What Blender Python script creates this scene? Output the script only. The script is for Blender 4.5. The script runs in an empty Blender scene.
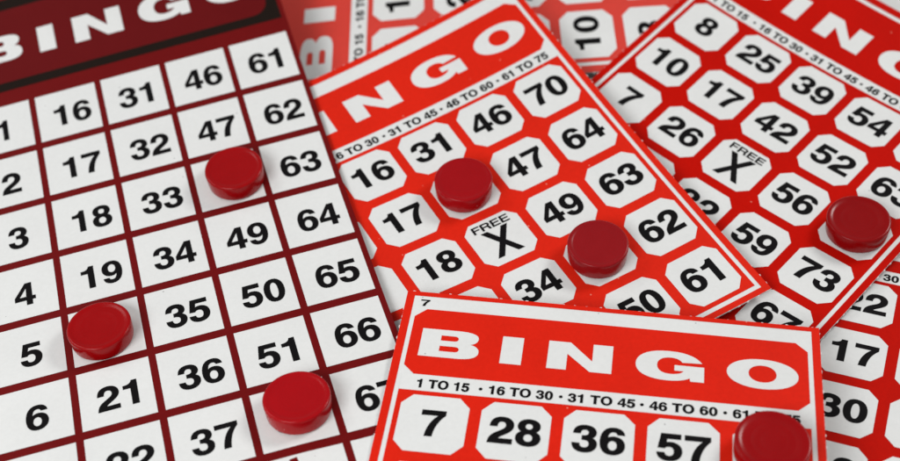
import bpy, bmesh, math, random
from mathutils import Vector, Matrix
from mathutils.geometry import tessellate_polygon

# ---------------------------------------------------------------- measured layout
# camera focal length / tilt / roll, card pitches, then nine pose and bend numbers per card
V = [1.32039, 0.82879, -0.06454, 0.00560, 0.05542, 0.05992, 0.05390, 0.05339, -0.39671, 0.15806, 0.25389, 0.12000, 0.01023, -0.02038, -0.00058, 0.00974, 0.02022, -0.17863, 0.06012, 0.46488, 0.00656, 0.02961, 0.05707, 0.01802, 0.02167, 0.00701, 0.23215, 0.28595, -0.80140, -0.15436, -0.05040, 0.05349, 0.01530, -0.00919, 0.00355, -0.06229, -0.12366, -0.19770, 0.32283, -0.00053, -0.04045, -0.00079, -0.00340, -0.00129, -0.09002, 0.15413, 1.54028, 0.00018, 0.02770, -0.03619, 0.00001, -0.00056, -0.00450, 0.21679, 0.00507, -0.40233, -0.29600, 0.02897, -0.03443, 0.00227, -0.00227, -0.00141]
EF = [0.07302, 0.05529, 0.05305, 0.05038]
S = 0.37                       # metres per unit of the layout (camera stands 37 cm from the aim point)
F, ELEV, ROLL = V[0]*1000, V[1], V[2]
PITCH = {'A': (V[4], V[5]), 'B': (V[6], V[7]), 'C': (V[6], V[7]), 'D': (V[6], V[7]), 'E': (EF[0], EF[1]), 'F': (EF[2], EF[3])}
POSE = {n: V[8+9*i:17+9*i] for i, n in enumerate('ABCDEF')}
CTR = {'A': (3, 4), 'B': (3.5, 3), 'C': (3, 3), 'D': (3, 0), 'E': (1.5, 3), 'F': (2, 2)}
U = V[6]*S                     # one cell pitch in metres (about 2 cm)
random.seed(11)
COL = bpy.context.scene.collection
sc = bpy.context.scene

def soft(t, lim):              # the bend of a card dies out past the given distance
    if abs(t) <= lim: return t
    return math.copysign(lim + (1-math.exp(-(abs(t)-lim)/1.2))*1.2, t)

ORDER = 'FECBAD'               # from the bottom of the pile to the top
FOOT = {'A': (-.05, -2.12, 5.04, 15.07)}
def raw_z(card, x, y):
    q = POSE[card]; cx, cy = CTR[card]
    u2 = soft(x-cx, 3.2); w2 = min(cy-y, 6.5) if cy > y else soft(cy-y, 4.6)
    return (q[3] + q[4]*u2 + q[5]*w2 + q[6]*u2*u2 + q[7]*u2*w2 + q[8]*w2*w2)*PITCH[card][0]

def surf(card, x, y, h=0.0):
    """card coordinates (columns, rows, height in pitches) -> world; a card sags under those lying on it"""
    q = POSE[card]; px, py = PITCH[card]
    c, s = math.cos(q[2]), math.sin(q[2])
    X = q[0]+c*x*px+s*y*py; Y = q[1]+s*x*px-c*y*py
    z = raw_z(card, x, y)
    k = ORDER.index(card)
    for j, up in enumerate(ORDER[k+1:], 1):
        p = POSE[up]; ax, ay = PITCH[up]; dx, dy = X-p[0], Y-p[1]
        cc, ss = math.cos(p[2]), math.sin(p[2])
        ux = (cc*dx+ss*dy)/ax; uy = (ss*dx-cc*dy)/ay
        x0, y0, x1, y1 = FOOT.get(up, (.33, -1.25, 5.66, 5.66))
        out = max(x0-ux, ux-x1, y0-uy, uy-y1, 0)
        if out < .8:
            over = z - (raw_z(up, ux, uy) - .04*j*V[6])
            if over > 0: z -= over*(1-out/.8)
    return Vector((X*S, Y*S, z*S + h*U))

# ---------------------------------------------------------------- materials
def new_mat(name):
    m = bpy.data.materials.new(name); m.use_nodes = True
    return m, m.node_tree, m.node_tree.nodes['Principled BSDF']

def N(nt, kind, **kw):
    n = nt.nodes.new(kind)
    for k, v in kw.items():
        if k in n.inputs: n.inputs[k].default_value = v
        else: setattr(n, k, v)
    return n

def print_mat(name, col, rough=.45, spec=.15, vary=.06, specks=0.0, speck_col=(.8, .72, .66, 1), bump=.12):
    """printed card stock: slight mottling of the ink, pin-hole specks, paper tooth"""
    m, nt, b = new_mat(name); L = nt.links.new
    tc = N(nt, 'ShaderNodeTexCoord')
    big = N(nt, 'ShaderNodeTexNoise', Scale=45.0, Detail=3.0, Roughness=.6)
    fine = N(nt, 'ShaderNodeTexNoise', Scale=900.0, Detail=3.0, Roughness=.65)
    L(tc.outputs['Object'], big.inputs['Vector']); L(tc.outputs['Object'], fine.inputs['Vector'])
    add = N(nt, 'ShaderNodeMath', operation='ADD'); L(big.outputs['Fac'], add.inputs[0]); L(fine.outputs['Fac'], add.inputs[1])
    mr = N(nt, 'ShaderNodeMapRange'); mr.inputs['From Min'].default_value = .6; mr.inputs['From Max'].default_value = 1.4
    mr.inputs['To Min'].default_value = 1-vary; mr.inputs['To Max'].default_value = 1+vary
    L(add.outputs[0], mr.inputs['Value'])
    mul = N(nt, 'ShaderNodeVectorMath', operation='SCALE'); mul.inputs[0].default_value = col[:3]
    L(mr.outputs[0], mul.inputs['Scale'])
    out = mul.outputs[0]
    if specks > 0:
        vo = N(nt, 'ShaderNodeTexVoronoi', Scale=620.0); vo.inputs['Randomness'].default_value = 1
        L(tc.outputs['Object'], vo.inputs['Vector'])
        near = N(nt, 'ShaderNodeMath', operation='LESS_THAN'); near.inputs[1].default_value = .15
        L(vo.outputs['Distance'], near.inputs[0])
        sep = N(nt, 'ShaderNodeSeparateColor'); L(vo.outputs['Color'], sep.inputs[0])
        rare = N(nt, 'ShaderNodeMath', operation='LESS_THAN'); rare.inputs[1].default_value = specks
        L(sep.outputs[0], rare.inputs[0])
        both = N(nt, 'ShaderNodeMath', operation='MULTIPLY'); L(near.outputs[0], both.inputs[0]); L(rare.outputs[0], both.inputs[1])
        sc_ = N(nt, 'ShaderNodeMath', operation='MULTIPLY'); sc_.inputs[1].default_value = .6; L(both.outputs[0], sc_.inputs[0])
        mx = N(nt, 'ShaderNodeMix', data_type='RGBA'); L(sc_.outputs[0], mx.inputs['Factor'])
        L(out, mx.inputs['A']); mx.inputs['B'].default_value = speck_col
        out = mx.outputs['Result']
    L(out, b.inputs['Base Color'])
    rr = N(nt, 'ShaderNodeMapRange'); rr.inputs['To Min'].default_value = rough-.06; rr.inputs['To Max'].default_value = rough+.08
    L(fine.outputs['Fac'], rr.inputs['Value']); L(rr.outputs[0], b.inputs['Roughness'])
    b.inputs['Specular IOR Level'].default_value = spec
    bp = N(nt, 'ShaderNodeBump', Strength=bump, Distance=.00004)
    L(fine.outputs['Fac'], bp.inputs['Height']); L(bp.outputs[0], b.inputs['Normal'])
    return m

WHITE = (.735, .745, .735, 1)
M_paper = print_mat('card_paper', WHITE, .5, .12, .045, .03, (.3, .3, .3, 1))
M_cell = print_mat('white_print', WHITE, .5, .12, .045, .012, (.25, .25, .25, 1))
M_ink = print_mat('black_ink', (.006, .0055, .006, 1), .55, .05, .1, 0)
M_frame = print_mat('black_frame_ink', (.013, .008, .006, 1), .55, .06, .1, 0)
M_red = {k: print_mat('red_ink_'+n, c, .5, s  , .09, .02, (.8, .35, .25, 1)) for k, n, c, s in (  # each card's red: print tone plus its differing sheen, put into the colour
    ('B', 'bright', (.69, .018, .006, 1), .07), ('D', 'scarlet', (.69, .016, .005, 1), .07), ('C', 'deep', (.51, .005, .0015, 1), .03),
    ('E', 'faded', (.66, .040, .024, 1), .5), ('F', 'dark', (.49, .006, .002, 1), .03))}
M_maroon = print_mat('maroon_ink', (.145, .004, .0045, 1), .5, .08, .09, 0)
M_panel = print_mat('header_maroon_ink', (.125, .005, .006, 1), .5, .07, .07, 0)

def chip_mat():
    m, nt, b = new_mat('red_chip_plastic'); L = nt.links.new
    tc = N(nt, 'ShaderNodeTexCoord')
    n1 = N(nt, 'ShaderNodeTexNoise', Scale=120.0, Detail=3.0); L(tc.outputs['Object'], n1.inputs['Vector'])
    oi = N(nt, 'ShaderNodeObjectInfo')
    mr = N(nt, 'ShaderNodeMapRange'); mr.inputs['To Min'].default_value = .9; mr.inputs['To Max'].default_value = 1.1; L(n1.outputs['Fac'], mr.inputs['Value'])
    mul = N(nt, 'ShaderNodeVectorMath', operation='SCALE'); L(oi.outputs['Color'], mul.inputs[0]); L(mr.outputs[0], mul.inputs['Scale'])
    vo = N(nt, 'ShaderNodeTexVoronoi', Scale=900.0); L(tc.outputs['Object'], vo.inputs['Vector'])      # dust
    nr = N(nt, 'ShaderNodeMath', operation='LESS_THAN'); nr.inputs[1].default_value = .16; L(vo.outputs['Distance'], nr.inputs[0])
    sp = N(nt, 'ShaderNodeSeparateColor'); L(vo.outputs['Color'], sp.inputs[0])
    ra = N(nt, 'ShaderNodeMath', operation='LESS_THAN'); ra.inputs[1].default_value = .018; L(sp.outputs[0], ra.inputs[0])
    bo = N(nt, 'ShaderNodeMath', operation='MULTIPLY'); L(nr.outputs[0], bo.inputs[0]); L(ra.outputs[0], bo.inputs[1])
    b2 = N(nt, 'ShaderNodeMath', operation='MULTIPLY'); L(bo.outputs[0], b2.inputs[0]); b2.inputs[1].default_value = .5
    mx = N(nt, 'ShaderNodeMix', data_type='RGBA'); L(b2.outputs[0], mx.inputs['Factor']); L(mul.outputs[0], mx.inputs['A']); mx.inputs['B'].default_value = (.6, .35, .33, 1)
    L(mx.outputs['Result'], b.inputs['Base Color'])
    n2 = N(nt, 'ShaderNodeTexNoise', Scale=700.0, Detail=2.0); L(tc.outputs['Object'], n2.inputs['Vector'])
    rr = N(nt, 'ShaderNodeMapRange'); rr.inputs['To Min'].default_value = .15; rr.inputs['To Max'].default_value = .30
    L(n1.outputs['Fac'], rr.inputs['Value']); L(rr.outputs[0], b.inputs['Roughness'])
    b.inputs['Specular IOR Level'].default_value = .2
    b.inputs['Subsurface Weight'].default_value = .12; b.inputs['Subsurface Radius'].default_value = (.0018, .0003, .0003); b.inputs['Subsurface Scale'].default_value = 1
    bp = N(nt, 'ShaderNodeBump', Strength=.15, Distance=.00005); L(n2.outputs['Fac'], bp.inputs['Height']); L(bp.outputs[0], b.inputs['Normal'])
    return m
M_chip = chip_mat()
M_table = print_mat('table_laminate', (.72, .72, .71, 1), .5, .3, .04, 0)

# ---------------------------------------------------------------- flat outlines
def bez(p0, p1, p2, p3, n):
    return [tuple(((1-t)**3)*a + 3*((1-t)**2)*t*b + 3*(1-t)*t*t*c + t**3*d for a, b, c, d in zip(p0, p1, p2, p3)) for t in [k/n for k in range(1, n+1)]]

def path(s, n=7):
    """SVG-like M L C Z string -> list of closed loops"""
    loops = []; cur = []; tok = s.split(); i = 0; cmd = None
    while i < len(tok):
        if tok[i] in 'MLCZ':
            cmd = tok[i]; i += 1
            if cmd == 'Z':
                if len(cur) > 1 and math.dist(cur[0], cur[-1]) < 1e-6: cur.pop()
                loops.append(cur); cur = []
            continue
        if cmd in 'ML':
            cur.append((float(tok[i]), float(tok[i+1]))); i += 2
        else:
            v = [float(t) for t in tok[i:i+6]]; i += 6
            cur += bez(cur[-1], v[0:2], v[2:4], v[4:6], n)
    return loops

def oval(x0, y0, x1, y1, k=.58):
    cx, cy = (x0+x1)/2, (y0+y1)/2; a, b = (x1-x0)/2, (y1-y0)/2
    f = lambda x, y: '%.4f %.4f' % (x, y)
    return 'M %s C %s %s %s C %s %s %s C %s %s %s C %s %s %s Z' % (f(x1, cy),
        f(x1, cy+k*b), f(cx+k*a, y1), f(cx, y1), f(cx-k*a, y1), f(x0, cy+k*b), f(x0, cy),
        f(x0, cy-k*b), f(cx-k*a, y0), f(cx, y0), f(cx+k*a, y0), f(x1, cy-k*b), f(x1, cy))

SIX = ('M 508 532 L 376 532 C 366 575 335 600 290 600 C 212 600 171 530 168 402 C 200 446 248 468 305 468 C 432 468 522 370 522 230 '
       'C 522 82 420 -17 280 -17 C 120 -17 31 100 31 325 C 31 570 125 710 290 710 C 408 710 492 645 508 532 Z ')
SIXH = oval(176, 88, 380, 362)
def flip69(s):
    out = []; x = True
    for t in s.split():
        if t in 'MLCZ': out.append(t)
        else:
            out.append('%.3f' % ((553-float(t)) if x else (693-float(t)))); x = not x
    return ' '.join(out)
GLYPH = {   # bold grotesque figures and capitals, drawn on a 556-unit advance
 '0': (oval(32, -17, 524, 710, .62) + ' ' + oval(176, 92, 380, 600, .62), 556),
 '1': ('M 236 0 L 378 0 L 378 712 L 268 712 C 252 625 185 588 68 586 L 68 490 L 236 490 Z', 556),
 '2': ('M 512 0 L 512 121 L 210 121 C 238 170 292 205 352 248 C 440 312 514 375 514 490 C 514 622 416 710 276 710 C 130 710 38 620 38 452 L 174 452 '
       'C 176 545 210 594 273 594 C 331 594 370 553 370 490 C 370 425 330 388 256 336 C 120 246 30 185 26 0 Z', 556),
 '3': ('M 27 210 C 32 70 125 -17 270 -17 C 415 -17 518 72 518 207 C 518 290 477 345 407 372 C 462 400 495 450 495 520 C 495 632 402 710 268 710 '
       'C 130 710 46 630 40 488 L 174 488 C 176 555 210 598 268 598 C 322 598 356 565 356 512 C 356 450 315 420 222 420 L 222 320 C 325 322 373 285 373 208 '
       'C 373 142 332 98 270 98 C 205 98 168 140 164 210 Z', 556),
 '4': ('M 312 0 L 448 0 L 448 156 L 528 156 L 528 264 L 448 264 L 448 710 L 300 710 L 27 278 L 27 156 L 312 156 Z M 312 264 L 312 548 L 130 264 Z', 556),
 '5': ('M 486 698 L 486 576 L 207 576 L 188 442 C 216 466 250 477 293 477 C 427 477 518 378 518 240 C 518 85 415 -17 264 -17 C 125 -17 32 60 26 187 '
       'L 168 187 C 172 130 208 98 266 98 C 330 98 371 150 371 232 C 371 312 330 362 264 362 C 220 362 186 345 172 312 L 46 318 L 103 698 Z', 556),
 '6': (SIX + SIXH, 556),
 '7': ('M 528 698 L 528 590 C 402 450 318 260 302 0 L 155 0 C 170 240 252 430 388 574 L 25 574 L 25 698 Z', 556),
 '8': ('M 278 710 C 412 710 502 635 502 522 C 502 455 472 405 414 374 C 487 340 526 280 526 200 C 526 70 427 -17 278 -17 C 129 -17 30 70 30 200 '
       'C 30 280 69 340 142 374 C 84 405 54 455 54 522 C 54 635 144 710 278 710 Z ' + oval(192, 426, 364, 602) + ' ' + oval(176, 92, 380, 316), 556),
 '9': (flip69(SIX + SIXH), 556),
 'T': ('M 230 0 L 382 0 L 382 590 L 598 590 L 598 718 L 14 718 L 14 590 L 230 590 Z', 611),
 'O': (oval(44, -19, 734, 737) + ' ' + oval(196, 105, 582, 613), 778),
 'F': ('M 76 0 L 190 0 L 190 315 L 530 315 L 530 415 L 190 415 L 190 615 L 570 615 L 570 718 L 76 718 Z', 600),
 'E': ('M 76 0 L 610 0 L 610 103 L 190 103 L 190 320 L 575 320 L 575 420 L 190 420 L 190 615 L 600 615 L 600 718 L 76 718 Z', 655),
 'R': ('M 76 0 L 190 0 L 190 290 L 400 290 C 500 290 525 240 530 150 C 533 70 535 30 560 0 L 690 0 C 655 40 650 90 645 170 C 640 270 600 320 540 340 '
       'C 620 370 665 430 665 520 C 665 640 580 718 440 718 L 76 718 Z M 190 390 L 190 616 L 430 616 C 510 616 550 580 550 505 C 550 430 510 390 425 390 Z', 722),
 ' ': ('', 278),
 '.': (oval(90, 250, 290, 450), 380),
}
def fatten(loops, d):
    """move every contour outwards from the stroke by d units (holes shrink)"""
    out = []
    for i, l in enumerate(loops):
        ar = sum(a[0]*b[1]-b[0]*a[1] for a, b in zip(l, l[1:]+l[:1]))
        sg = (1 if ar > 0 else -1)*(1 if i == 0 else -1); n = len(l); r = []
        for k in range(n):
            p, c, q = Vector(l[k-1]), Vector(l[k]), Vector(l[(k+1) % n])
            a = (c-p).normalized(); b = (q-c).normalized()
            na = Vector((a.y, -a.x)); nb = Vector((b.y, -b.x)); m = na+nb
            m = m/max(m.dot(na), .6) if m.length > .2 else na
            r.append((c.x+m.x*d*sg, c.y+m.y*d*sg))
        out.append(r)
    return out
GP = {d: {k: fatten(path(a, 6), d) for k, (a, w) in GLYPH.items()} for d in (6, 9, 13, 20)}

def text_loops(txt, x0, x1, ybase, cap, fat=6):
    """groups of loops (outer first) for a line of text fitted between x0 and x1; y down"""
    pen = 0; items = []
    for ch in txt:
        if ch != ' ': items.append((pen, GP[fat][ch]))
        pen += GLYPH[ch][1]
    lo = min(p[0]+px for px, g in items for l in g for p in l); hi = max(p[0]+px for px, g in items for l in g for p in l)
    k = (x1-x0)/(hi-lo)
    return [[[(x0+(p[0]+px-lo)*k, ybase-p[1]*cap/712) for p in l] for l in g] for px, g in items]

def BINGO(fx, fy):
    T = {'B': 'M .65 -.49 L 1.11 -.49 C 1.30 -.49 1.385 -.45 1.385 -.385 C 1.385 -.325 1.345 -.295 1.29 -.28 C 1.365 -.265 1.41 -.225 1.41 -.165 C 1.41 -.08 1.32 -.035 1.15 -.035 L .65 -.035 Z '
              'M .905 -.395 L 1.08 -.395 C 1.15 -.395 1.15 -.31 1.08 -.31 L .905 -.31 Z M .905 -.222 L 1.1 -.222 C 1.175 -.222 1.175 -.135 1.1 -.135 L .905 -.135 Z',
         'I': 'M 1.69 -.475 L 1.96 -.475 L 1.96 -.03 L 1.69 -.03 Z',
         'N': 'M 2.28 -.475 L 2.555 -.475 L 2.842 -.195 L 2.842 -.475 L 3.09 -.475 L 3.09 -.025 L 2.82 -.025 L 2.525 -.285 L 2.525 -.025 L 2.28 -.025 Z',
         'G': 'M 4.20 -.325 C 4.12 -.44 3.98 -.487 3.78 -.487 C 3.53 -.487 3.38 -.39 3.38 -.245 C 3.38 -.10 3.53 -.012 3.77 -.012 C 3.89 -.012 3.98 -.03 4.05 -.075 L 4.06 -.025 L 4.225 -.025 L 4.225 -.267 '
              'L 3.86 -.267 L 3.86 -.178 L 3.975 -.178 C 3.95 -.14 3.89 -.118 3.81 -.118 C 3.71 -.118 3.645 -.165 3.645 -.25 C 3.645 -.335 3.71 -.382 3.81 -.382 C 3.88 -.382 3.93 -.36 3.955 -.315 Z',
         'O': oval(4.50, -.492, 5.37, -.018) + ' ' + oval(4.765, -.392, 5.105, -.122)}
    return {k: [[(fx(p[0]), fy(p[1])) for p in l] for l in path(s, 9)] for k, s in T.items()}

# ---------------------------------------------------------------- mesh building
def cut_grid(bm, step=.25):
    xs = [v.co.x for v in bm.verts]; ys = [v.co.y for v in bm.verts]
    for lo, hi, nrm, ax in ((min(xs), max(xs), (1, 0, 0), 0), (min(ys), max(ys), (0, 1, 0), 1)):
        k = math.floor(lo/step)+1
        while k*step < hi-1e-6:
            co = [0, 0, 0]; co[ax] = k*step
            bmesh.ops.bisect_plane(bm, geom=bm.verts[:]+bm.edges[:]+bm.faces[:], dist=1e-6, plane_co=co, plane_no=nrm)
            k += 1

def fill(bm, loops):
    vs = [Vector((p[0], p[1], 0)) for l in loops for p in l]
    tris = tessellate_polygon([[Vector((p[0], p[1], 0)) for p in l] for l in loops])
    bv = [bm.verts.new(v) for v in vs]
    for t in tris:
        a, b, c = (vs[i] for i in t)
        ar = (b-a).cross(c-a).z
        if abs(ar) < 1e-10: continue
        try: f = bm.faces.new([bv[i] for i in (t if ar < 0 else reversed(t))])   # y runs down on a card: clockwise is up
        except ValueError: pass

def finish(name, bm, card, origin, mat, parent, h, step=.25, smooth=True):
    cut_grid(bm, step)
    for v in bm.verts: v.co = surf(card, v.co.x, v.co.y, h if v.co.z == 0 else v.co.z) - origin
    me = bpy.data.meshes.new(name)
    bm.to_mesh(me); bm.free()
    if smooth:
        for p in me.polygons: p.use_smooth = True
    me.materials.append(mat)
    o = bpy.data.objects.new(name, me); COL.objects.link(o); o.parent = parent
    return o

def sheet(name, groups, card, root, mat, parent, h):
    """one printed shape = one mesh; groups is a list of [outer, hole, hole...]"""
    bm = bmesh.new()
    for g in groups: fill(bm, g)
    return finish(name, bm, card, root.location, mat, parent, h)

def rect(x0, y0, x1, y1): return [(x0, y0), (x1, y0), (x1, y1), (x0, y1)]
def chamf(x0, y0, x1, y1, cx, cy):
    return [(x0+cx, y0), (x1-cx, y0), (x1, y0+cy), (x1, y1-cy), (x1-cx, y1), (x0+cx, y1), (x0, y1-cy), (x0, y0+cy)]
def rounded(x0, y0, x1, y1, rx, ry, n=8):
    out = []
    for cx, cy, a0 in ((x1-rx, y0+ry, -90), (x1-rx, y1-ry, 0), (x0+rx, y1-ry, 90), (x0+rx, y0+ry, 180)):
        for k in range(n+1):
            a = math.radians(a0+90*k/n); out.append((cx+rx*math.cos(a), cy+ry*math.sin(a)))
    return out

def ragged(x0, y0, x1, y1, seed, nib=.012, gap=.165):
    """edge of a card torn along a perforation: small paper nibs at fairly even steps"""
    r = random.Random(seed); cs = [(x0, y0), (x1, y0), (x1, y1), (x0, y1)]; out = []
    for i in range(4):
        a = Vector(cs[i]); b = Vector(cs[(i+1) % 4]); L = (b-a).length; d = (b-a)/L; n = Vector((d.y, -d.x))
        out.append(tuple(a)); t = gap*r.uniform(.4, .9)
        while t < L-.08:
            w = r.uniform(.012, .030); hh = nib*r.uniform(.3, 1.25)
            out += [tuple(a+d*(t-w)), tuple(a+d*(t-w*.4)+n*hh), tuple(a+d*(t+w*.5)+n*hh*r.uniform(.6, 1)), tuple(a+d*(t+w))]
            t += gap*r.uniform(.85, 1.15)
    return out

THICK = .022
def board(name, outline, card, root, mat, parent):
    bm = bmesh.new(); fill(bm, [outline]); cut_grid(bm, .25)
    top = bm.faces[:]
    rim = [e for e in bm.edges if e.is_boundary]
    low = {}
    for v in bm.verts[:]: low[v] = bm.verts.new((v.co.x, v.co.y, 1))
    for f in top: bm.faces.new([low[v] for v in reversed(f.verts)])
    for e in rim:
        l = e.link_loops[0]; a, b = l.vert, l.link_loop_next.vert
        bm.faces.new([b, a, low[a], low[b]])
    for v in bm.verts:
        v.co = surf(card, v.co.x, v.co.y, 0 if v.co.z == 0 else -THICK) - root.location
    me = bpy.data.meshes.new(name); bm.to_mesh(me); bm.free(); me.materials.append(mat)
    o = bpy.data.objects.new(name, me); COL.objects.link(o); o.parent = parent
    return o

def thing(name, loc, label, cat, group=None):
    o = bpy.data.objects.new(name, None); COL.objects.link(o); o.location = loc; o.empty_display_size = .01
    o['label'] = label; o['category'] = cat
    if group: o['group'] = group
    return o

H1, H2, H3 = .003, .006, .009

# ---------------------------------------------------------------- the five red cards
def red_card(card, label, nums, ytop, yedge, seed, small=None, ly=(-.485, -.03), strip=(.262, .518), cell_dy=0.0, ybot=5.56, xl=.34, xr=5.655):
    c = surf(card, 3, 3, -THICK)
    root = thing('bingo_card', c, label, 'bingo card', 'red bingo cards of five by five numbers')
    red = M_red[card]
    board('card_board', ragged(xl, yedge, xr, 5.65, seed), card, root, M_paper, root)
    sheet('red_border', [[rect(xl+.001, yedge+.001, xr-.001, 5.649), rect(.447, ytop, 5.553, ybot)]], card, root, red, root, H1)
    pt = {'C': -.92, 'B': -.855}.get(card, -.82)
    if ly[0] < -.6: pt = -1.12
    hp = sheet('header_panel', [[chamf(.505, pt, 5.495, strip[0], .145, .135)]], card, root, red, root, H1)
    sy = lambda y: ly[0] + (y+.485)*(ly[1]-ly[0])/.455
    for k, lp in BINGO(lambda x: x, sy).items():
        sheet('letter', [lp], card, root, M_cell, hp, H2)
    st = sheet('range_strip', [[rect(.505, strip[0]+.002, 5.495, strip[1]-.002)]], card, root, M_cell, root, H1+.0005)
    g = []; yb = (strip[0]+strip[1])/2 + .066 + .012; cap = .130
    for t, a, b in (('1 TO 15', .715, 1.375), ('16 TO 30', 1.615, 2.41), ('31 TO 45', 2.59, 3.41), ('46 TO 60', 3.58, 4.395), ('61 TO 75', 4.575, 5.375)):
        g += text_loops(t, a, b, yb, cap, 20)
    for xd in (1.515, 2.505, 3.49, 4.485):
        g.append([[(xd+.024*math.cos(a*math.pi/6), yb-.062-.024*math.sin(a*math.pi/6)) for a in range(12)]])
    sheet('range_text', g, card, root, M_ink, st, H2)
    if small:
        sheet('corner_numeral', text_loops(small, .545, .665, ytop+.17, .11), card, root, M_ink, root, H2)
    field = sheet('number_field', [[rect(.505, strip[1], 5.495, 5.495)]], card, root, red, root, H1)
    for r in range(1, 6):
        for q in range(1, 6):
            y = r + cell_dy
            cell = sheet('number_cell', [[chamf(q-.425, y-.415, q+.425, y+.425, .135, .14)]], card, root, M_cell, root, H2)
            if (q, r) == (3, 3):
                sheet('free_word', text_loops('FREE', q-.29, q+.29, y-.225, .125, 20), card, root, M_ink, cell, H3)
                a, w_, yt, yb_, d_ = .105, .215, y-.195, y+.31, .081
                ym = (yt+yb_)/2
                X = [(q-w_, yt), (q-w_+a, yt), (q, ym-d_), (q+w_-a, yt), (q+w_, yt), (q+a/2, ym), (q+w_, yb_), (q+w_-a, yb_), (q, ym+d_), (q-w_+a, yb_), (q-w_, yb_), (q-a/2, ym)]
                sheet('cross_mark', [[X]], card, root, M_ink, cell, H3)
                continue
            n = nums[r-1][q-1]
            if n is None: continue
            t = str(n)
            if len(t) == 2:
                x0 = q-.31 + (.03 if t[0] == '1' else 0); x1 = q+.325 - (.075 if t[1] == '1' else 0)
            else: x0, x1 = (q-.10, q+.07) if t == '1' else (q-.145, q+.155)
            sheet('numeral', text_loops(t, x0, x1, y+.185, .385, 13), card, root, M_ink, cell, H3)
    return root

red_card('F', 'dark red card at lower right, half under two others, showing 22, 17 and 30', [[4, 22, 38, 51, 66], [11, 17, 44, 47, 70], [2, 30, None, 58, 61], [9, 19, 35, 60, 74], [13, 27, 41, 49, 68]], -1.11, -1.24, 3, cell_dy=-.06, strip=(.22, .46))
red_card('E', 'paler red card turned sideways at top behind the others, number 10 visible', [[5, 17, 33, 48, 64], [2, 23, 37, 59, 72], [14, 26, None, 50, 66], [10, 20, 41, 54, 69], [8, 29, 44, 56, 75]], -1.34, -1.46, 5, ly=(-.625, -.10), strip=(.165, .44), cell_dy=-.055, xl=.33)
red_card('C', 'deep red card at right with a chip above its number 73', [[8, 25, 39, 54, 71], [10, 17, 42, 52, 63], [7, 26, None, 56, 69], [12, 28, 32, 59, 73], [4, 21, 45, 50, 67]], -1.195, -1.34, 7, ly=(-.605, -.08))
red_card('B', 'bright red card in the middle carrying two chips, number 70 in its top right cell', [[6, 16, 31, 46, 70], [3, 17, 40, 47, 64], [1, 18, None, 49, 63], [9, 20, 34, 48, 62], [15, 22, 37, 50, 61]], -1.11, -1.23, 9, ly=(-.56, -.065))
red_card('D', 'scarlet card lying on top at bottom with a tiny 7 printed in its corner', [[7, 28, 36, 57, 68], [2, 19, 41, 50, 75], [14, 25, None, 48, 62], [11, 22, 33, 59, 71], [5, 30, 44, 53, 66]], -1.04, -1.115, 13, small='7')

# ---------------------------------------------------------------- the maroon master card
def maroon_card():
    card = 'A'; rows = 15
    root = thing('bingo_board', surf(card, 2.5, 6, -THICK), 'large maroon master card at left with square cells numbered down its columns', 'bingo board')
    board('card_board', rect(-.05, -2.12, 5.035, rows+.07), card, root, M_maroon, root)
    sheet('header_frame', [[rect(.04, -1.95, 4.965, -.19), rounded(.18, -1.74, 4.80, -.352, .26, .24)]], card, root, M_frame, root, H1)
    hp = sheet('header_panel', [[rounded(.178, -1.742, 4.802, -.350, .26, .24)]], card, root, M_panel, root, H1+.001)
    for k, lp in BINGO(lambda x: .28+(x-.65)*.94, lambda y: -1.24+(y+.48)*.49/.45).items():
        sheet('letter', [lp], card, root, M_cell, hp, H2)
    for r in range(1, rows+1):
        for q in range(1, 6):
            cell = sheet('number_cell', [[rect(q-.95, r-1+(.062 if r > 1 else .085), q-.045, r-.058)]], card, root, M_cell, root, H1)
            t = str((q-1)*15+r)
            if len(t) == 2:
                x0 = q-.74 + (.03 if t[0] == '1' else 0); x1 = q-.165 - (.07 if t[1] == '1' else 0)
            else: x0, x1 = q-.60, q-.325
            if t == '1': x0, x1 = q-.56, q-.40
            sheet('numeral', text_loops(t, x0, x1, r-.275, .365, 9), card, root, M_ink, cell, H2)
    return root
maroon_card()

# ---------------------------------------------------------------- chips
R = .4175*U; T = .262*U
def chip_mesh():
    prof = [(0, 0), (.88, 0), (.925, .012), (.962, .05), (.974, .12), (.99, .5), (1.0, .86), (.998, .93), (.985, .975), (.962, .997), (.93, 1.0),
            (.88, .994), (.84, .970), (.80, .957), (.76, .954), (.60, .950), (.585, .9515), (.56, .946),
            (.36, .943), (.345, .9437), (.32, .940), (.14, .937), (0, .9365)]
    bm = bmesh.new(); n = 96; rings = []
    for r, z in prof:
        if r == 0: rings.append([bm.verts.new((0, 0, z*T))])
        else: rings.append([bm.verts.new((r*R*math.cos(2*math.pi*k/n), r*R*math.sin(2*math.pi*k/n), z*T)) for k in range(n)])
    for a, b in zip(rings, rings[1:]):
        for k in range(n):
            j = (k+1) % n
            if len(a) == 1: bm.faces.new([a[0], b[j], b[k]])
            elif len(b) == 1: bm.faces.new([a[k], a[j], b[0]])
            else: bm.faces.new([a[k], a[j], b[j], b[k]])
    bmesh.ops.recalc_face_normals(bm, faces=bm.faces[:])
    me = bpy.data.meshes.new('bingo_chip'); bm.to_mesh(me); bm.free()
    for p in me.polygons: p.use_smooth = True
    me.materials.append(M_chip)
    return me
cme = chip_mesh()
CC = [(.31, .0015, .003), (.31, .0008, .002), (.37, .002, .005), (.33, .003, .006), (.27, .006, .009), (.25, .0015, .0025), (.29, .0015, .003)]
TALL = [1.05, .95, 1.0, 1.12, 1.12, 1.0, 1.0]
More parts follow.
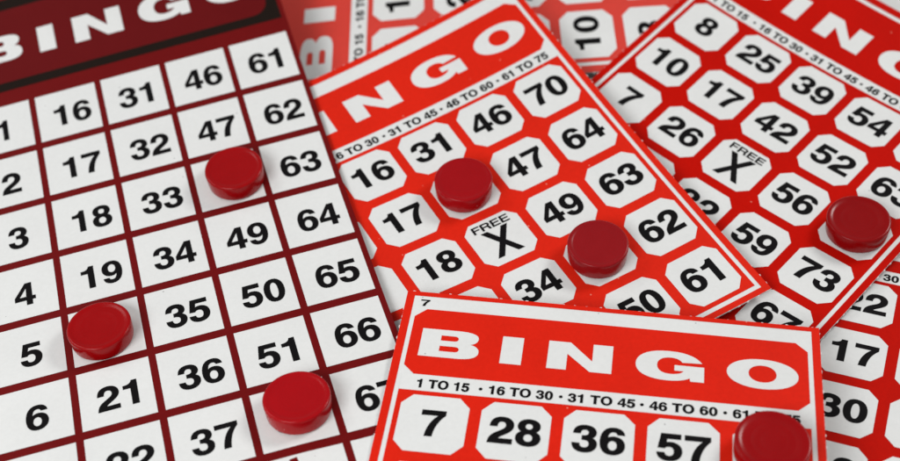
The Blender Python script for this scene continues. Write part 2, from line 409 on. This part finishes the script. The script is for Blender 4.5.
for i, (card, x, y, s, rot, lab) in enumerate((
    ('A', 3.621, 2.553, 1.0, .3, 'red chip on the maroon card, between the numbers 47 and 49'),
    ('A', 1.451, 4.593, 1.0, 1.2, 'red chip on the maroon card, between the numbers 19 and 21'),
    ('A', 3.579, 6.470, 1.0, 2.2, 'red chip on the maroon card, directly below the number 51'),
    ('B', 2.980, 1.998, .99, 3.0, 'red chip on the middle card, directly above its FREE cell'),
    ('B', 3.963, 3.975, .995, 4.1, 'red chip on the middle card, between the numbers 49 and 50'),
    ('C', 4.996, 2.977, 1.035, 5.0, 'red chip on the deep red right card, directly above the number 73'),
    ('D', 5.003, .964, 1.05, .8, 'red chip on the scarlet bottom card, right of the number 57'))):
    p = surf(card, x, y, H3+.004)
    n = (surf(card, x+.4, y)-surf(card, x-.4, y)).cross(surf(card, x, y-.4)-surf(card, x, y+.4)).normalized()
    o = bpy.data.objects.new('bingo_chip', cme); COL.objects.link(o)
    o.rotation_mode = 'QUATERNION'
    o.rotation_quaternion = Vector((0, 0, 1)).rotation_difference(n) @ Matrix.Rotation(rot, 4, 'Z').to_quaternion()
    o.location = p + n*.004*U; o.scale = (s, s, s*TALL[i]); o.color = (*CC[i], 1)
    o['label'] = lab; o['category'] = 'bingo chip'; o['group'] = 'red plastic chips marking called numbers'

# ---------------------------------------------------------------- table
bm = bmesh.new()
zt = -.64*U
bm.faces.new([bm.verts.new(c) for c in ((-.7, -.5, zt), (.7, -.5, zt), (.7, .9, zt), (-.7, .9, zt))])
me = bpy.data.meshes.new('tabletop'); bm.to_mesh(me); bm.free(); me.materials.append(M_table)
tb = bpy.data.objects.new('tabletop', me); COL.objects.link(tb); tb['kind'] = 'structure'

# ---------------------------------------------------------------- camera
C = Vector((0, -math.cos(ELEV), math.sin(ELEV)))*S
fw = -C.normalized(); rt = Vector((1, 0, 0)); up = rt.cross(fw)
c, s = math.cos(ROLL), math.sin(ROLL)
rt2 = c*rt + s*up; up2 = -s*rt + c*up
cd = bpy.data.cameras.new('camera'); cam = bpy.data.objects.new('camera', cd); COL.objects.link(cam); sc.camera = cam
M = Matrix((rt2, up2, -fw)).transposed().to_4x4(); M.translation = C
cam.matrix_world = M
cd.sensor_width = 36; cd.lens = 36*F/900; cd.shift_y = V[3]*100/900
cd.clip_start = .01; cd.clip_end = 20
cd.dof.use_dof = True; cd.dof.focus_distance = .345; cd.dof.aperture_fstop = 10.5; cd.dof.aperture_blades = 7

# ---------------------------------------------------------------- light
w = bpy.data.worlds.new('World'); sc.world = w; w.use_nodes = True
bg = w.node_tree.nodes['Background']; bg.inputs['Color'].default_value = (1, .99, .985, 1); bg.inputs['Strength'].default_value = .26
def area(name, loc, aim, size, sy, power, col=(1, 1, 1)):
    ld = bpy.data.lights.new(name, 'AREA'); ld.shape = 'RECTANGLE'; ld.size = size; ld.size_y = sy; ld.energy = power; ld.color = col
    o = bpy.data.objects.new(name, ld); COL.objects.link(o); o.location = loc
    o.rotation_mode = 'QUATERNION'; o.rotation_quaternion = (Vector(aim)-Vector(loc)).to_track_quat('-Z', 'Y')
    return o
area('key_lamp', (.60, .30, .56), (.02, -.02, 0), .26, .20, 3.3, (1, .985, .965))
area('side_lamp', (-.52, .24, .56), (-.05, -.02, 0), .34, .26, 1.0, (1, .99, .98))

area('added_front_fill', (-.30, -.40, .44), (-.06, -.05, 0), .34, .26, 2.75, (1, 1, 1))  # unseen fill, added to brighten the lower left without strong shadows

sc.view_settings.view_transform = 'Standard'; sc.view_settings.look = 'None'; sc.view_settings.exposure = 0; sc.view_settings.gamma = 1
